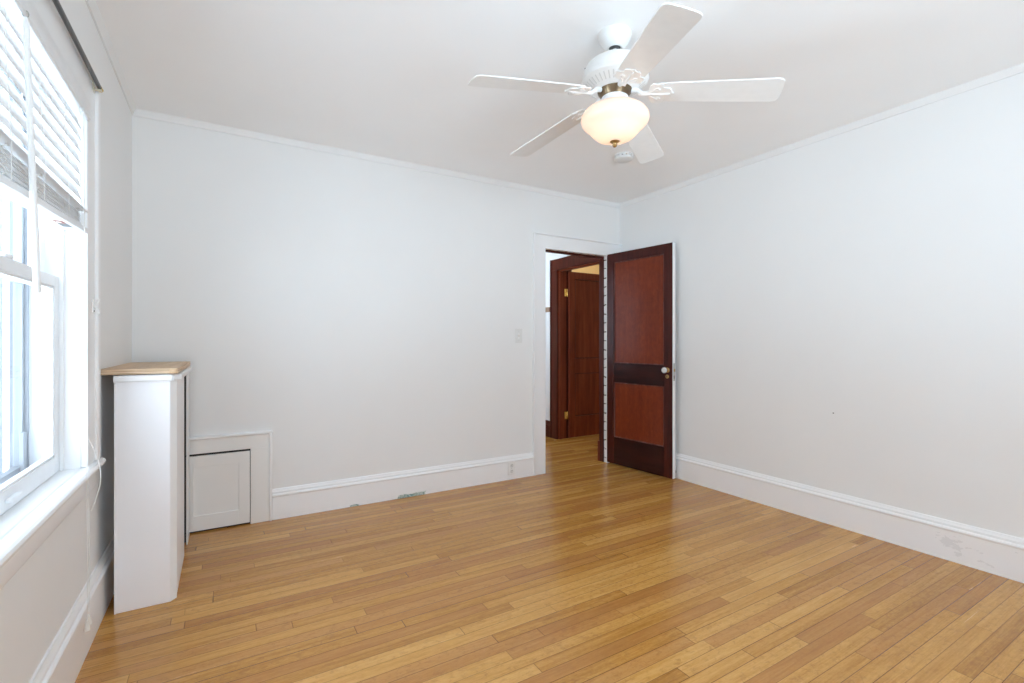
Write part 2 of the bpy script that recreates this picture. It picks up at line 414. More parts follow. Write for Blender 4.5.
obj('plinth_block', boxes((DX1-.018, DX1+.10, YH, YH+.026, 0, .20)), 'hall_door_wood', dc, .003)

# ------------------------------------------------------------------ panelled doors
def door_leaf(root, W, Hh, T, z0, face, panel, rail, bead, back, edge, flip=1):
    """local: hinge at x=0, leaf along +x, thickness 0..T in y (flip*), wood face on y=0 side, painted face y=T"""
    st = .086; zz = [z0+.255, z0+.782, z0+.962, z0+Hh-.085]
    def b(x0, x1, y0, y1, a, c): return (x0, x1, min(y0*flip, y1*flip), max(y0*flip, y1*flip), a, c)
    e = .0; Tm = T-.004
    obj('stile', boxes(b(0, st, 0, Tm, z0, z0+Hh)), face, root, .0015, True)
    obj('stile', boxes(b(W-st, W, 0, Tm, z0, z0+Hh)), face, root, .0015, True)
    obj('top_rail', boxes(b(st, W-st, .0004, Tm, zz[3], z0+Hh)), face, root, .001, True)
    obj('lock_rail', boxes(b(st, W-st, .0004, Tm, zz[1], zz[2])), rail, root, .001, True)
    obj('bottom_rail', boxes(b(st, W-st, .0004, Tm, z0, zz[0])), rail, root, .001, True)
    for a, c in ((zz[0], zz[1]), (zz[2], zz[3])):
        obj('panel', boxes(b(st, W-st, .011, T-.012, a, c)), panel, root, 0, True)
        bm = bmesh.new()
        for side in ((b(st, st+.010, .004, .012, a, c)), (b(W-st-.010, W-st, .004, .012, a, c)), (b(st, W-st, .004, .012, a, a+.010)), (b(st, W-st, .004, .012, c-.010, c))): box(bm, *side)
        obj('panel_bead', bm, bead, root, .003, True)
    if back:
        fb = bmesh.new()
        for q in (b(0, st, Tm, T, z0, z0+Hh), b(W-st, W, Tm, T, z0, z0+Hh), b(st, W-st, Tm, T, zz[3], z0+Hh), b(st, W-st, Tm, T, zz[1], zz[2]), b(st, W-st, Tm, T, z0, zz[0])): box(fb, *q)
        for a, c in ((zz[0], zz[1]), (zz[2], zz[3])): box(fb, *b(st, W-st, T-.012, T-.010, a, c))
        obj('painted_face', fb, back, root, 0, True)
    if edge:
        obj('painted_edge', boxes(b(W-.0005, W+.0015, .0015, T, z0, z0+Hh)), edge, root, 0, True)
    return zz
ang = math.atan2(2.814-3.545, 3.266-3.188)
d1 = thing('door_1', 'open mahogany two panel door with clear glass knob, white along its edge', 'door', (3.188, 3.545, 0), ang, kind='structure')
W_, H_ = .735, 2.012
door_leaf(d1, W_, H_, .040, .012, 'mahogany_stile', 'mahogany_panel', 'mahogany_rail', 'mahogany_bead', 'trim_paint', 'trim_paint', flip=1)
# which local side faces the camera: leaf runs towards -y, its local -y side looks to -x (camera)
kx, kz = W_-.052, .935
rose = obj('knob_rose', lathe([(0, -.007), (.014, -.007), (.020, -.004), (.024, .001), (.024, .0)], 28, (kx, 0, kz), axis='y'), 'old_brass', d1, 0, True)
obj('knob_neck', lathe([(0, -.022), (.011, -.022), (.009, -.014), (.010, -.006), (0, -.006)], 20, (kx, 0, kz), axis='y'), 'old_brass', d1, 0, True)
kb = bmesh.new(); lathe([(0, -.060), (.010, -.060), (.019, -.055), (.025, -.046), (.026, -.040), (.022, -.031), (.013, -.022), (0, -.021)], 12, (kx, 0, kz), bm=kb, axis='y')
obj('door_knob', kb, 'crystal_knob', d1, 0, True, angle=18)
kh = lathe([(0, -.004), (.013, -.004), (.017, -.001), (.017, 0), (0, 0)], 24, (kx, 0, kz-.055), axis='y')
ke = obj('keyhole_plate', kh, 'old_brass', d1, 0, True)
kk = boxes((kx-.0025, kx+.0025, -.005, -.0035, kz-.066, kz-.054)); lathe([(0, -.005), (.0045, -.005), (.0045, -.0035), (0, -.0035)], 14, (kx, 0, kz-.052), bm=kk, axis='y')
obj('keyhole', kk, 'slot_dark', ke, 0, True)
lp = obj('latch_plate', boxes((W_+.0015, W_+.003, .009, .031, kz-.09, kz+.06)), 'steel', d1, .0005, True)
obj('latch_bolt', boxes((W_+.003, W_+.010, .014, .026, kz-.012, kz+.012)), 'old_brass', lp, .001, True)
obj('latch_slot', boxes((W_+.003, W_+.0033, .014, .026, kz-.070, kz-.045)), 'slot_dark', lp, 0, True)
obj('far_rose', lathe([(0, .040), (.024, .040), (.022, .045), (.012, .048), (0, .048)], 24, (kx, 0, kz), axis='y'), 'steel', d1, 0, True)
obj('far_knob', lathe([(0, .046), (.010, .046), (.010, .062), (.021, .070), (.024, .080), (.019, .090), (0, .094)], 24, (kx, 0, kz), axis='y'), 'steel', d1, 0, True)

# hall doorway: dark frame with its own open door
hf = thing('trim_5', 'dark wood frame of the hall doorway', 'door casing', (HX0, HY1, 0), kind='structure')
obj('side_casing', boxes((HX0-.018, HX0, HY1, HY1+.115, 0, HZ+.02)), 'hall_wood', hf, .003)
obj('side_casing', boxes((HX0-.018, HX0, HY0-.115, HY0, 0, HZ+.02)), 'hall_wood', hf, .003)
obj('back_band', boxes((HX0-.028, HX0, HY1+.113, HY1+.133, 0, HZ+.135)), 'hall_wood', hf, .003)
obj('head_casing', boxes((HX0-.020, HX0, HY0-.115, HY1+.115, HZ, HZ+.135)), 'hall_wood', hf, .003)
obj('door_jamb', boxes((HX0, HX1, HY1, HY1+.02, 0, HZ), (HX0, HX1, HY0-.02, HY0, 0, HZ), (HX0, HX1, HY0-.02, HY1+.02, HZ, HZ+.018)), 'hall_door_wood', hf, .002)
obj('side_casing', boxes((HX1, HX1+.085, HY1+.003, HY1+.12, 0, HZ+.12)), 'hall_wood', hf, .003)  # deep casing added to block side room light at the hinge gap
obj('door_stop_strip', boxes((HX0+.02, HX0+.055, HY1-.012, HY1, 0, HZ-.012), (HX0+.02, HX0+.055, HY0, HY0+.012, 0, HZ-.012), (HX0+.02, HX0+.055, HY0, HY1, HZ-.012, HZ)), 'hall_door_wood', hf, .002)
d2 = thing('door_2', 'dark two panel door with brass hinges, open beyond the hall', 'door', (HX1+.020, HY1-.038, 0), 0, kind='structure')
door_leaf(d2, .76, 2.02, .036, .010, 'hall_door_wood', 'hall_door_wood', 'hall_door_wood', 'hall_wood', 'hall_wood', None, flip=1)
for z in (1.73, .235):
    hb = boxes((-.052, -.018, .0345, .038, z, z+.09), (-.018, .0, .030, .034, z, z+.09))
    lathe([(0, z-.006), (.004, z-.004), (.0062, z), (.0062, z+.09), (.004, z+.094), (0, z+.096)], 14, (-.0115, .030, 0), bm=hb)
    obj('hinge', hb, 'bright_brass', d2, 0, True)
tag(obj('coat_rail', boxes((HX0-.020, HX0, HY1+.16, 5.6, 1.545, 1.605)), 'tan_wood', None, .004), 'short brown wooden rail on the hall wall beside the dark door frame', 'coat rail')

# ------------------------------------------------------------------ windows
def window(name, label, w, detail=True):
    y0, y1, z0, z1 = w
    r = thing(name, label, 'window', (XL, (y0+y1)/2, z0), kind='structure')
    t = 'trim_paint'
    # lining of the reveal
    obj('window_jamb', boxes((XL-.2, XL, y0-.02, y0, z0, z1), (XL-.2, XL, y1, y1+.02, z0, z1), (XL-.2, XL, y0-.02, y1+.02, z1, z1+.02)), t, r, .001)
    for a, b, c, d in ((y1, y1+.117, y1+.115, y1+.157), (y0-.117, y0, y0-.157, y0-.115)):
        obj('side_casing', boxes((XL, XL+.020, a, b, z0+.004, z1+.116)), t, r, .003)
        obj('back_band', boxes((XL, XL+.032, c, d, z0+.004, z1+.125)), t, r, .006)
    obj('head_casing', boxes((XL, XL+.021, y0-.117, y1+.117, z1, z1+.116)), t, r, .003)
    obj('head_cap', boxes((XL, XL+.034, y0-.16, y1+.16, z1+.114, z1+.132)), t, r, .006)
    # stool and apron
    st = bmesh.new(); box(st, XL-.13, XL+.001, y0, y1, z0-.03, z0+.003)
    extrude([(-.001, -.029), (.030, -.029), (.038, -.025), (.043, -.018), (.045, -.010), (.042, -.002), (.035, .003), (-.001, .003)], (XL, y0-.175, z0), (XL, y1+.175, z0), (1, 0, 0), bm=st)
    obj('window_sill', st, t, r)
    obj('apron', extrude([(0, 0), (.012, 0), (.018, .012), (.018, .066), (.026, .070), (.026, .076), (0, .076)], (XL, y0-.14, z0-.106), (XL, y1+.14, z0-.106), (1, 0, 0)), t, r)
    # sashes
    zm = 1.40
    def sash(nm, xa, xb, za, zb, stile, bot, top):
        q = obj(nm, boxes((xa, xb, y0+.012, y0+.012+stile, za, zb), (xa, xb, y1-.012-stile, y1-.012, za, zb), (xa, xb, y0+.012+stile, y1-.012-stile, za, za+bot), (xa, xb, y0+.012+stile, y1-.012-stile, zb-top, zb)), 'vinyl_white', r, .003)
        xm = (xa+xb)/2; yi0, yi1 = y0+.012+stile, y1-.012-stile
        bead = bmesh.new()
        for v in ((xm+.004, xb-.003, yi0, yi0+.008, za+bot, zb-top), (xm+.004, xb-.003, yi1-.008, yi1, za+bot, zb-top), (xm+.004, xb-.003, yi0, yi1, za+bot, za+bot+.008), (xm+.004, xb-.003, yi0, yi1, zb-top-.008, zb-top)): box(bead, *v)
        obj('glazing_bead', bead, 'vinyl_white', q, .002)
        obj('pane', boxes((xm-.002, xm+.002, yi0, yi1, za+bot, zb-top)), 'window_glass', q)
        return q
    sash('lower_sash', XL-.092, XL-.058, z0+.004, zm+.018, .050, .062, .042)
    sash('upper_sash', XL-.130, XL-.096, zm-.02, z1-.002, .050, .042, .05)
    lk = boxes((XL-.072, XL-.058, (y0+y1)/2-.03, (y0+y1)/2+.03, zm+.018, zm+.03)); obj('sash_lock', lk, 'vinyl_white', r, .003)
    lf = boxes((XL-.058, XL-.042, (y0+y1)/2-.04, (y0+y1)/2+.04, z0+.030, z0+.042)); obj('sash_lift', lf, 'vinyl_white', r, .003)
    # parting strips at the jambs and the storm window outside
    obj('stop_strip', boxes((XL-.058, XL-.046, y1-.014, y1, z0+.003, z1), (XL-.058, XL-.046, y0, y0+.014, z0+.003, z1)), t, r, .002)
    sx0, sx1 = XL-.175, XL-.150
    sf = obj('storm_frame', boxes((sx0, sx1, y0, y0+.035, z0, z1), (sx0, sx1, y1-.035, y1, z0, z1), (sx0, sx1, y0, y1, z0, z0+.04), (sx0, sx1, y0, y1, z1-.035, z1), (sx0+.004, sx1-.004, y0, y1, zm-.012, zm+.016)), 'storm_white', r, .002)
    obj('storm_track', boxes((sx1, sx1+.012, y1-.022, y1-.012, z0, z1), (sx1, sx1+.012, y0+.012, y0+.022, z0, z1), (sx0-.012, sx0, y1-.024, y1-.010, z0, z1)), 'storm_grey', sf, .001)
    obj('storm_pane', boxes((sx0+.010, sx0+.013, y0+.035, y1-.035, z0+.04, z1-.035)), 'window_glass', sf)
    obj('storm_clip', boxes((sx1-.001, sx1+.010, y1-.060, y1-.030, z0+.004, z0+.16)), 'storm_white', sf, .002)
    obj('outside_sill', boxes((XL-.26, XL-.13, y0-.02, y1+.02, z0-.03, z0+.0)), 'vinyl_white', r, .004)
    return r
window('window_1', 'white double hung window with a raised blind in the left wall', W1)
window('fill_window_2', 'added unseen double hung window behind the camera in the left wall', W2)
w3 = thing('fill_window_3', 'added unseen wide white window in the rear wall', 'window', (1.6, YR, W3[2]), kind='structure')
fm = bmesh.new(); x0, x1, z0, z1 = W3
for b in ((x0-.1, x0, YR, YR+.02, z0-.1, z1+.1), (x1, x1+.1, YR, YR+.02, z0-.1, z1+.1), (x0, x1, YR, YR+.02, z1, z1+.1), (x0, x1, YR, YR+.02, z0-.1, z0)): box(fm, *b)
obj('window_frame', fm, 'trim_paint', w3, .003)
fm = bmesh.new()
for b in ((x0, x0+.05, YR-.1, YR-.06, z0, z1), (x1-.05, x1, YR-.1, YR-.06, z0, z1), ((x0+x1)/2-.05, (x0+x1)/2+.05, YR-.1, YR-.06, z0, z1), (x0, x1, YR-.1, YR-.06, z0, z0+.06), (x0, x1, YR-.1, YR-.06, z1-.05, z1), (x0, x1, YR-.1, YR-.06, 1.33, 1.38)): box(fm, *b)
obj('sash', fm, 'vinyl_white', w3, .003)
obj('pane', boxes((x0+.05, x1-.05, YR-.082, YR-.078, z0+.06, z1-.05)), 'window_glass', w3)

# ------------------------------------------------------------------ venetian blind, half raised
y0, y1, z0, z1 = W1
by0, by1, bx = y0+.012, y1-.014, XL-.005
bl = thing('window_blind', 'white venetian blind with wide slats, half raised in the window', 'window blind', (bx, (by0+by1)/2, 1.575))
obj('headrail', boxes((bx-.03, bx+.024, by0, by1, z1-.046, z1-.002)), 'blind_white', bl, .003)
obj('valance', extrude([(0, 0), (0, .058), (.004, .062), (.010, .058), (.010, .050), (.007, .044), (.007, .014), (.010, .008), (.010, 0), (.005, -.004)], (bx+.026, by0-.004, z1-.066), (bx+.026, by1+.004, z1-.066), (1, 0, 0)), 'blind_white', bl)
sl = bmesh.new(); ztop, zst = z1-.075, 1.672; pitch = .044
k = 0; z = ztop
while z > zst+.012:
    tilt = math.radians(73); hw = .025
    pr = []
    for sgn in (1, -1):
        for q in range(7) if sgn == 1 else range(6, -1, -1):
            u = -hw+2*hw*q/6; crown = .0022*(1-(u/hw)**2)
            pr.append((u*math.cos(tilt)-(crown+sgn*.0013)*-math.sin(tilt)*1, -u*math.sin(tilt)+(crown+sgn*.0013)*math.cos(tilt)))
    extrude(pr, (bx, by0, z-.010), (bx, by1, z-.010), (1, 0, 0), bm=sl)
    z -= pitch; k += 1
obj('slats', sl, 'blind_white', bl)
# flat slats gathered on the bottom rail
stk = bmesh.new(); j = 0; SAG = .045                     # the near end of the bottom rail hangs lower
for j in range(11):
    dx = .0015*((j*7) % 3-1); f = 1-j/11
    zf = 1.612+.0046*j; zn = zf-SAG*f
    for v in box(stk, bx-.022+dx, bx+.006+dx, by0+.002, by1-.002, zf, zf+.0038):
        if v.co.y < (by0+by1)/2: v.co.z += zn-zf
obj('gathered_slats', stk, 'blind_white', bl)
obj('top_flat_slat', extrude([(-.027, 0), (0, .002), (.031, 0), (.031, .003), (0, .005), (-.027, .003)], (bx, by0, 1.665), (bx, by1, 1.665), (1, 0, 0)), 'blind_white', bl)
sagz = lambda y: -SAG*(by1-y)/(by1-by0)
def sheared(bm):
    for v in bm.verts: v.co.z += sagz(v.co.y)
    return bm
br = obj('bottom_rail', sheared(boxes((bx-.026, bx+.029, by0-.002, by1+.004, 1.588, 1.607))), 'blind_white', bl, .003)
obj('label_sticker', sheared(boxes((bx-.010, bx+.014, 2.105, 2.160, 1.5870, 1.5882))), 'orange_print', br)
obj('print_block', sheared(boxes((bx-.012, bx+.014, 2.170, 2.240, 1.5870, 1.5882))), 'label_grey', br)
for yy in (1.62, 1.87, 2.12, 2.275): obj('cord_plug', lathe([(0, 1.5865), (.007, 1.5865), (.009, 1.5885), (0, 1.5885)], 16, (bx, yy+.012, sagz(yy+.012))), 'plastic_white', br)
for yy in (1.62, 1.87, 2.12, 2.285):
    ld = bmesh.new()
    for sx in (-.0285, .0285):
        tube([(bx+sx*.75, yy, z1-.05), (bx+sx*.62, yy, 1.9), (bx+sx, yy, 1.668), (bx+sx*.98, yy, 1.60+sagz(yy))], .0011, 6, ld)
    # slack loops beside the gathered slats
    pts = []
    for q in range(22):
        tq = q/21; pts.append((bx+.013+.004*math.sin(tq*17), yy+.014*math.sin(tq*25)+.01, 1.668-(.055-sagz(yy))*tq))
    tube(pts, .0012, 6, ld)
    obj('ladder_cord', ld, 'cord_white', bl)
wd = obj('tilt_wand', tube([(-.437, 1.690, 2.008), (-.436, 1.690, 1.995), (-.411, 1.673, 1.310), (-.411, 1.673, 1.304)], [.004, .0066, .0076, .006], 10), 'plastic_white', bl)
hk = [(-.437+.006*math.sin(a), 1.690, 2.016+.009*math.cos(a)) for a in [q*2*PI/14 for q in range(15)]]
obj('wand_hook', tube([(-.45, 1.69, 2.045)]+hk, .0013, 6), 'steel', wd)
lc = bmesh.new()
tube([(-.437, 2.27, 2.02), (-.432, 2.262, 1.60), (-.426, 2.262, .70), (-.420, 2.243, .44), (-.420, 2.24, .185)], .001, 6, lc)
tube([(-.437, 2.28, 2.02), (-.433, 2.272, 1.60), (-.424, 2.272, .72), (-.418, 2.262, .42), (-.419, 2.258, .20)], .001, 6, lc)
lp_ = [(-.425, 2.268, .84), (-.418, 2.30, .80), (-.405, 2.335, .73), (-.400, 2.335, .66), (-.408, 2.30, .60), (-.415, 2.27, .57)]
def smooth(P, n=6):
    P = [Vector(p) for p in P]; out = []
    for i in range(len(P)-1):
        a, b, c, d = P[max(i-1, 0)], P[i], P[i+1], P[min(i+2, len(P)-1)]
        for q in range(n):
            t = q/n; out.append(.5*((2*b)+(c-a)*t+(2*a-5*b+4*c-d)*t*t+(3*b-a-3*c+d)*t**3))
    return out+[P[-1]]
tube(smooth(lp_), .0014, 6, lc)
cord = obj('lift_cord', lc, 'cord_white', bl)
for xx, yy, zz in ((-.420, 2.240, .155), (-.419, 2.258, .168)):
    obj('cord_tassel', lathe([(0, zz+.034), (.004, zz+.034), (.006, zz+.026), (.0105, zz+.002), (.0095, zz), (0, zz)], 14, (xx, yy, 0)), 'tassel_plastic', cord)
ct = thing('cord_cleat', 'small white cord cleat on the window casing below the blind', 'cord cleat', (XL+.02, 2.462, 1.29))
obj('cleat_plate', boxes((XL+.020, XL+.025, 2.455, 2.469, 1.292, 1.345)), 'plastic_white', ct, .002)
obj('cleat_horn', tube([(XL+.040, 2.462, 1.290), (XL+.038, 2.462, 1.303), (XL+.030, 2.462, 1.314), (XL+.024, 2.462, 1.318), (XL+.030, 2.462, 1.324), (XL+.038, 2.462, 1.335), (XL+.040, 2.462, 1.347)], .0045, 8), 'plastic_white', ct)
obj('screw', lathe([(0, .0275), (.003, .027), (.003, .024), (0, .024)], 10, (XL, 2.462, 1.300), axis='x'), 'slot_dark', ct)

# curtain rod
cr = thing('curtain_rod', 'thin dark grey curtain rod over the window casing', 'curtain rod', (-.43, 1.9, 2.18))
obj('rod', tube([(-.425, 1.22, 2.17), (-.427, 2.475, 2.186)], .0075, 14), 'rod_grey', cr)
obj('end_cap', lathe([(0, 2.505), (.006, 2.503), (.009, 2.496), (.006, 2.489), (.0085, 2.483), (.0085, 2.470), (0, 2.470)], 14, (-.427, 0, 2.186), axis='y'), 'bright_brass', cr)
obj('bracket', boxes((XL+.0205, XL+.0245, 2.455, 2.49, 2.165, 2.205), (XL+.0245, -.419, 2.466, 2.480, 2.172, 2.178)), 'pewter_cream', cr, .0015)
obj('bracket', boxes((XL+.0205, XL+.0245, 1.29, 1.325, 2.150, 2.19), (XL+.0245, -.417, 1.30, 1.314, 2.156, 2.163)), 'pewter_cream', cr, .0015)

# ------------------------------------------------------------------ radiator cover in the corner, with a plank on top
rc = thing('radiator_cover', 'tall white panelled radiator cover standing in the left corner', 'radiator cover', (-.3, 3.0, 0))
RX0, RX1, RY0 = -.411, -.190, 2.668
obj('front_panel', boxes((RX0, -.214, RY0, RY0+.018, 0, 1.005)), 'cover_paint', rc, .002)
obj('panel_edge_strip', boxes((RX0-.001, RX0+.006, RY0-.003, RY0+.020, 0, 1.0)), 'cover_paint', rc, .0015)
cs = bmesh.new(); prism([(-.214, RY0), (-.190, RY0+.030), (-.202, RY0+.042), (-.222, RY0+.018)], 1.005, None, cs)
obj('corner_strip', cs, 'trim_paint', rc, .001)
obj('side_panel', boxes((-.206, -.193, RY0+.034, 3.20, .0, 1.005)), 'cover_paint', rc, .002)
obj('gap_shade_sheet', boxes((-.400, -.196, 3.380, 3.388, .01, 1.0)), 'dark_gap', rc)  # near-black sheet standing in for the shade inside the cover
gt = bmesh.new(); z = .02
while z < .985:
    box(gt, -.390, -.198, 3.374, 3.380, z, z+.005); z += .014
obj('grille', gt, 'dark_gap', rc)
obj('back_post', boxes((-.194, -.186, 3.366, 3.515, 0, 1.005)), 'trim_paint', rc, .002)
lipp = [(0, 0), (.014, 0), (.018, .006), (.018, .022), (.012, .029), (0, .029)]
lb = bmesh.new()
extrude(lipp, (RX0-.001, RY0, 1.003), (-.207, RY0, 1.003), (0, -1, 0), bm=lb)
obj('front_lip', lb, 'trim_paint', rc)
lb = bmesh.new(); d_ = Vector((.6247, -.78087, 0))
extrude(lipp, (-.214, RY0, 1.003), (-.190, RY0+.030, 1.003), (.78087, -.6247, 0), bm=lb)
extrude(lipp, (-.190, RY0+.026, 1.003), (-.190, 3.52, 1.003), (1, 0, 0), bm=lb)
obj('side_lip', lb, 'trim_paint', rc)
obj('top_cleat', boxes((RX0+.02, -.235, RY0+.05, RY0+.09, 1.0, 1.034), (RX0+.02, -.235, 3.40, 3.44, 1.0, 1.034), (RX0+.012, -.206, 2.715, 3.515, .98, 1.0)), 'cover_paint', rc)
pk = thing('wooden_board', 'bare pale plywood board lying on top of the white radiator cover', 'board', (-.32, 3.08, 1.036))
pb = bmesh.new(); prism([(XL+.002, 2.655), (-.205, 2.655), (-.182, 2.668), (-.180, 3.50), (XL+.002, 3.505)], .024, Matrix.Translation((0, 0, 1.0362)), pb)
bo = obj('board', pb, ['ply_board', 'ply_edge'], pk, .001)
for p in bo.data.polygons:
    if abs(p.normal.z) < .5: p.material_index = 1
obj('edge_block', boxes((-.215, -.188, 2.650, 2.6545, 1.036, 1.056)), 'ply_board', pk, .001)

# ------------------------------------------------------------------ low access hatch in the back wall
ah = thing('access_hatch', 'low off white panelled access hatch in the back wall beside the radiator cover', 'access hatch', (0, YB, 0))
HXL, HXR, HT = -.26, .268, .590
fy = YB-.020
obj('frame_board', boxes((HXL, HXR-.016, fy, YB, .487, HT-.012), (.142, HXR-.016, fy, YB, 0, .487), (HXL, -.225, fy, YB, 0, .487)), 'hatch_paint', ah, .0015)
mp = [(0, 0), (0, .020), (.026, .020), (.034, .015), (.034, .007), (.024, 0)]
obj('frame_moulding', extrude(mp, (HXL, YB, HT-.018), (HXR+.002, YB, HT-.018), (0, -1, 0)), 'trim_paint', ah, .001)
obj('frame_moulding', boxes((HXR-.020, HXR-.002, YB-.034, YB, 0, HT-.012)), 'trim_paint', ah, .004)
obj('recess_back', boxes((-.225, .142, YB-.003, YB-.0005, 0, .487)), 'dark_gap', ah)
hd = obj('hatch_door', boxes((-.225, -.165, fy+.001, YB-.004, .012, .473), (.076, .138, fy+.001, YB-.004, .012, .473), (-.165, .076, fy+.001, YB-.004, .404, .473), (-.165, .076, fy+.001, YB-.004, .012, .103)), 'hatch_paint', ah, .001)
obj('hatch_panel', boxes((-.166, .077, fy+.009, YB-.004, .102, .405)), 'hatch_paint', hd)

# ------------------------------------------------------------------ switch and outlet
sw = thing('light_switch', 'white toggle light switch on the back wall left of the doorway', 'light switch', (2.19, YB, 1.17))
obj('switch_plate', boxes((2.152, 2.224, YB-.006, YB, 1.168, 1.288)), 'switch_ivory', sw, .003)
obj('toggle_surround', boxes((2.180, 2.196, YB-.0075, YB-.005, 1.205, 1.25)), 'plastic_white', sw, .001)
tg = bmesh.new(); prism([(0, -.008), (.014, .004), (.012, .012), (0, .008)], .008, Matrix.Translation((2.184, YB-.006, 1.228)) @ Matrix(((0, 0, 1, 0), (-1, 0, 0, 0), (0, 1, 0, 0), (0, 0, 0, 1))), tg)
obj('toggle', tg, 'plastic_white', sw, .001)
for z in (1.188, 1.268): obj('screw', lathe([(0, -.0075), (.003, -.007), (.003, -.005), (0, -.005)], 12, (2.188, YB, z), axis='y'), 'grey_print', sw)
ou = thing('electrical_outlet', 'white double electrical outlet low in the back baseboard', 'outlet', (2.105, YB-.02, .04))
oy = YB-.0205
obj('outlet_plate', boxes((2.068, 2.142, oy-.006, oy, .042, .150)), 'plastic_white', ou, .003)
for z in (.072, .120):
    rcp = bmesh.new(); lathe([(0, -.0085), (.0165, -.0085), (.0165, -.006), (0, -.006)], 20, (2.105, oy, z), bm=rcp, axis='y')
    q = obj('receptacle', rcp, 'switch_ivory', ou)
    sb = boxes((2.098, 2.1005, oy-.009, oy-.0083, z+.001, z+.009), (2.1095, 2.112, oy-.009, oy-.0083, z+.001, z+.009)); lathe([(0, -.009), (.0025, -.009), (.0025, -.0083), (0, -.0083)], 10, (2.105, oy, z-.007), bm=sb, axis='y')
    obj('socket_slot', sb, 'slot_dark', q)
obj('screw', lathe([(0, -.0075), (.003, -.007), (.003, -.005), (0, -.005)], 12, (2.105, oy, .096), axis='y'), 'steel', ou)
ds = thing('door_stop', 'small black tipped door stop on the right baseboard behind the open door', 'door stop', (XR-.02, 2.86, .055))
obj('stop_base', lathe([(0, -.006), (.014, -.006), (.016, 0), (0, 0)], 18, (XR-.0205, 2.86, .055), axis='x'), 'steel', ds)
obj('stop_rod', lathe([(0, -.022), (.005, -.022), (.006, -.005), (0, -.005)], 14, (XR-.0205, 2.86, .055), axis='x'), 'steel', ds)
obj('rubber_tip', lathe([(0, -.032), (.008, -.031), (.010, -.026), (.009, -.021), (0, -.021)], 16, (XR-.0205, 2.86, .055), axis='x'), 'black_rubber', ds)
tag(obj('wall_nail', lathe([(0, -.012), (.0035, -.011), (.0035, -.008), (.0015, -.008), (.0015, 0), (0, 0)], 12, (XR, 1.60, .72), axis='x'), 'slot_dark'), 'tiny dark nail low in the blank right wall', 'nail')

# ------------------------------------------------------------------ ceiling fan
FX, FY = 1.483, 1.598
fan = thing('ceiling_fan', 'white five blade ceiling fan with frosted bowl light', 'ceiling fan', (FX, FY, 2.046))
c = (FX, FY, 0)
obj('canopy', lathe([(.0735, ZC), (.0735, ZC-.010), (.071, ZC-.020), (.064, ZC-.034), (.052, ZC-.050), (.042, ZC-.062), (.034, ZC-.066), (.026, ZC-.062), (.026, ZC-.050)], 56, c), 'fan_white', fan)
obj('hanger_ball', lathe([(0, ZC-.045), (.022, ZC-.05), (.025, ZC-.06), (.016, ZC-.068), (0, ZC-.068)], 32, c), 'slot_dark', fan)
obj('downrod', lathe([(0, ZC-.05), (.0115, ZC-.05), (.0115, 2.425), (0, 2.425)], 24, c), 'fan_white', fan)
mh = obj('motor_housing', lathe([(0, 2.434), (.030, 2.434), (.045, 2.430), (.080, 2.424), (.108, 2.412), (.126, 2.397), (.135, 2.378), (.138, 2.356), (.139, 2.345), (.145, 2.340), (.147, 2.333), (.145, 2.326), (.135, 2.320), (.118, 2.306), (.100, 2.294), (.085, 2.288), (0, 2.288)], 64, c), 'fan_white', fan)
vb = bmesh.new()
for i in range(40):
    a = 2*PI*i/40; R_ = Matrix.Translation((FX, FY, 0)) @ Matrix.Rotation(a, 4, 'Z')
    q = [R_ @ Vector(v) for v in ((.104, -.0022, 2.2950), (.131, -.0028, 2.3150), (.131, .0028, 2.3150), (.104, .0022, 2.2950))]
    lo = [bmv for bmv in (vb.verts.new(p) for p in q)]; hi = [vb.verts.new(p+Vector((0, 0, .006))) for p in q]
    for t in range(4): vb.faces.new((lo[t], lo[(t+1) % 4], hi[(t+1) % 4], hi[t]))
    vb.faces.new(lo); vb.faces.new(hi)
obj('vent_slots', vb, 'vent_grey', mh)
for a in (2.5, 5.6, .9): obj('screw', lathe([(0, 0), (.004, .001), (.004, .006), (0, .007)], 10, (FX+.128*math.cos(a), FY+.128*math.sin(a), 2.393)), 'slot_dark', mh)
obj('bronze_collar', lathe([(0, 2.290), (.076, 2.290), (.074, 2.282), (.064, 2.270), (.058, 2.258), (0, 2.258)], 40, c), 'bronze', fan)
obj('light_fitter', lathe([(0, 2.262), (.057, 2.262), (.059, 2.256), (.058, 2.228), (.062, 2.222), (.100, 2.217), (.104, 2.211), (.060, 2.206), (0, 2.206)], 56, c), 'fan_white', fan)
bowl = [(.100, 2.212), (.118, 2.205), (.136, 2.192), (.1465, 2.176), (.1485, 2.162), (.145, 2.149), (.137, 2.138), (.127, 2.129), (.117, 2.121), (.109, 2.113), (.102, 2.104), (.093, 2.094), (.081, 2.084), (.063, 2.075), (.040, 2.068), (.020, 2.066), (0, 2.066)]
inner = [(max(r-.004, 0), z+.003) for r, z in reversed(bowl)]
lb = bmesh.new(); lathe(bowl+inner, 64, c, lb)
shade = obj('lamp_bowl', lb, 'frosted_bowl', fan, angle=60)
obj('finial', lathe([(0, 2.073), (.020, 2.073), (.023, 2.068), (.018, 2.062), (.010, 2.058), (.008, 2.054), (.011, 2.050), (.009, 2.045), (.004, 2.041), (0, 2.040)], 28, c), 'old_brass', fan)
for a in (0.6, 0.6+PI): obj('bulb', lathe([(0, 2.206), (.010, 2.206), (.012, 2.190), (.020, 2.172), (.022, 2.158), (.015, 2.144), (0, 2.138)], 20, (FX+.055*math.cos(a), FY+.055*math.sin(a), 0)), 'bulb_glow', fan)
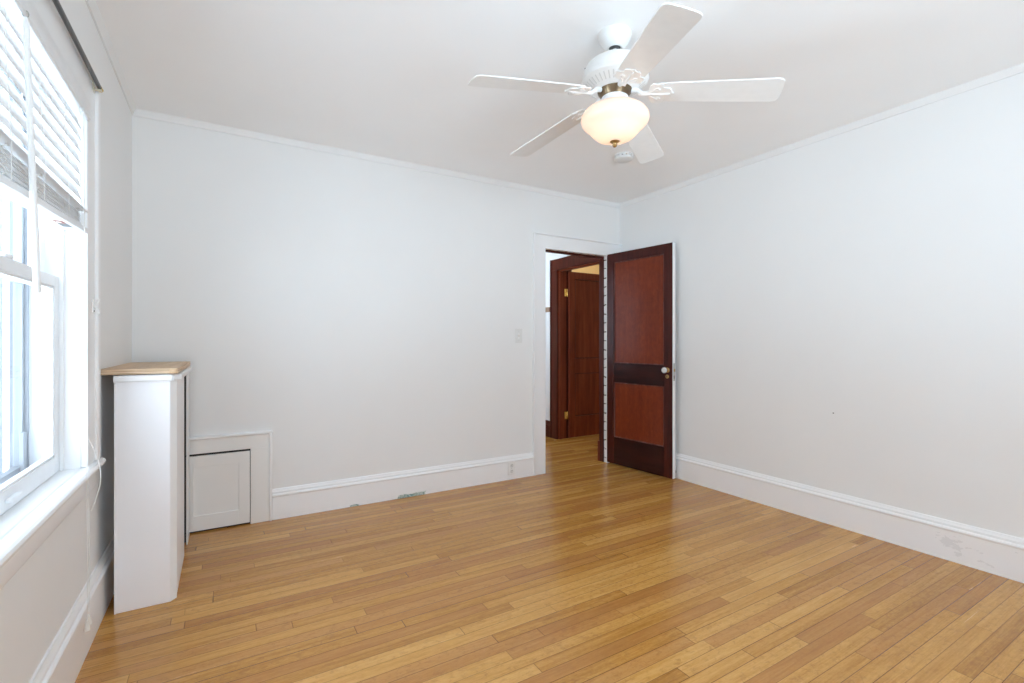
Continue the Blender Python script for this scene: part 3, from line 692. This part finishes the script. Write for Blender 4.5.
# blades
def blade_outline():
    L0, L1 = .175, .670; w0, w1 = .058, .070
    pts = [(L0, -w0*.80), (L0+.02, -w0*.97)]
    pts += [(L0+(L1-.03-L0)*q/5, -(w0+(w1-w0)*q/5)) for q in range(1, 6)]
    pts += [(L1-.012, -w1*.94), (L1-.003, -w1*.80), (L1, -w1*.6), (L1+.002, 0)]
    return pts+[(x, -y) for x, y in reversed(pts[:-1])]
def iron_outline():
    half = [(.100, .014), (.125, .012), (.143, .015), (.148, .030), (.152, .050), (.166, .062), (.182, .056), (.194, .062), (.208, .054), (.207, .040), (.217, .034), (.232, .034), (.242, .022), (.240, .010), (.252, 0)]
    return half+[(x, -y) for x, y in reversed(half[:-1])]
for i in range(5):
    a = math.radians((171.5, 98.5, 29.0, -46.5, -114.5)[i])
    droop = math.radians(6.9); pitch_ = math.radians(-11)
    base = Matrix.Translation((FX, FY, 2.279)) @ Matrix.Rotation(a, 4, 'Z') @ Matrix.Rotation(droop, 4, 'Y') @ Matrix.Rotation(pitch_, 4, 'X')
    b = bmesh.new(); prism(blade_outline(), .006, base, b)
    bl_ = obj('fan_blade', b, 'fan_white', fan, .002)
    ib = bmesh.new(); prism(iron_outline(), .005, base @ Matrix.Translation((0, 0, -.0056)), ib)
    # raised scroll ribs on the iron
    for sgn in (1, -1):
        pts = [base @ Vector((x, sgn*y, -.0065)) for x, y in ((.145, .010), (.160, .018), (.172, .030), (.184, .036), (.194, .030), (.190, .020), (.180, .020))]
        tube(pts, .0032, 8, ib)
    pts = [base @ Vector(v) for v in ((.150, 0, -.006), (.195, 0, -.008), (.232, 0, -.006))]
    tube(pts, .0045, 8, ib)
    # arm up to the motor
    Rz = Matrix.Translation((FX, FY, 0)) @ Matrix.Rotation(a, 4, 'Z')
    pts = [Rz @ Vector((.072, 0, 2.284))]+[Rz @ Vector((.095, 0, 2.279))]+[base @ Vector((.12, 0, -.004)), base @ Vector((.165, 0, -.005))]
    tube(pts, [.012, .011, .010, .007], 10, ib)
    ir = obj('blade_iron', ib, 'fan_white', bl_, .0008)
    for x, y in ((.190, .030), (.190, -.030), (.222, 0)):
        p = base @ Vector((x, y, -.0085)); obj('screw', lathe([(0, -.002), (.004, -.001), (.004, .003), (0, .003)], 10, (p.x, p.y, p.z)), 'fan_white', ir)
point('fan_bulb_light', (FX, FY, 2.165), 1.5, (1, .84, .68), .05)

# smoke detector
sd = thing('smoke_detector', 'round white smoke detector on the ceiling beyond the fan', 'smoke detector', (2.50, 2.60, 2.5))
c2 = (2.50, 2.60, 0)
obj('base_plate', lathe([(0, ZC), (.066, ZC), (.068, ZC-.004), (.068, ZC-.010), (0, ZC-.010)], 40, c2), 'detector_white', sd)
obj('vent_band', lathe([(0, ZC-.010), (.058, ZC-.010), (.058, ZC-.018), (0, ZC-.018)], 40, c2), 'slot_dark', sd)
vp = bmesh.new()
for i in range(14):
    a = 2*PI*i/14; R_ = Matrix.Translation((2.5, 2.6, 0)) @ Matrix.Rotation(a, 4, 'Z')
    for v in box(vp, .055, .066, -.009, .009, ZC-.0182, ZC-.0098): v.co = R_ @ v.co
obj('vent_rib', vp, 'detector_white', sd)
obj('cover', lathe([(0, ZC-.018), (.066, ZC-.018), (.067, ZC-.024), (.063, ZC-.034), (.050, ZC-.041), (.020, ZC-.043), (0, ZC-.043)], 40, c2), 'detector_white', sd)

# ------------------------------------------------------------------ lamps of the hall and side room
point('side_room_lamp', (4.9, 5.2, 2.35), 20, (1, .86, .66), .1)

# ------------------------------------------------------------------ outside the window
nh = thing('house', 'pale blue grey clapboard house outside the window', 'house', (-4.4, 10, -1))
obj('house_wall', boxes((-7.5, -1.2, 7.2, 13, -1, 6)), 'grey_siding', nh)
obj('corner_board', boxes((-1.30, -1.18, 7.14, 7.30, -1, 6), (-2.02, -1.92, 7.14, 7.2, -1, 6)), 'vinyl_white', nh)
hw_ = obj('house_window', boxes((-3.6, -2.6, 7.14, 7.2, .5, 2.2)), 'vinyl_white', nh)
obj('house_pane', boxes((-3.5, -2.7, 7.13, 7.14, .6, 2.1)), 'storm_grey', hw_)
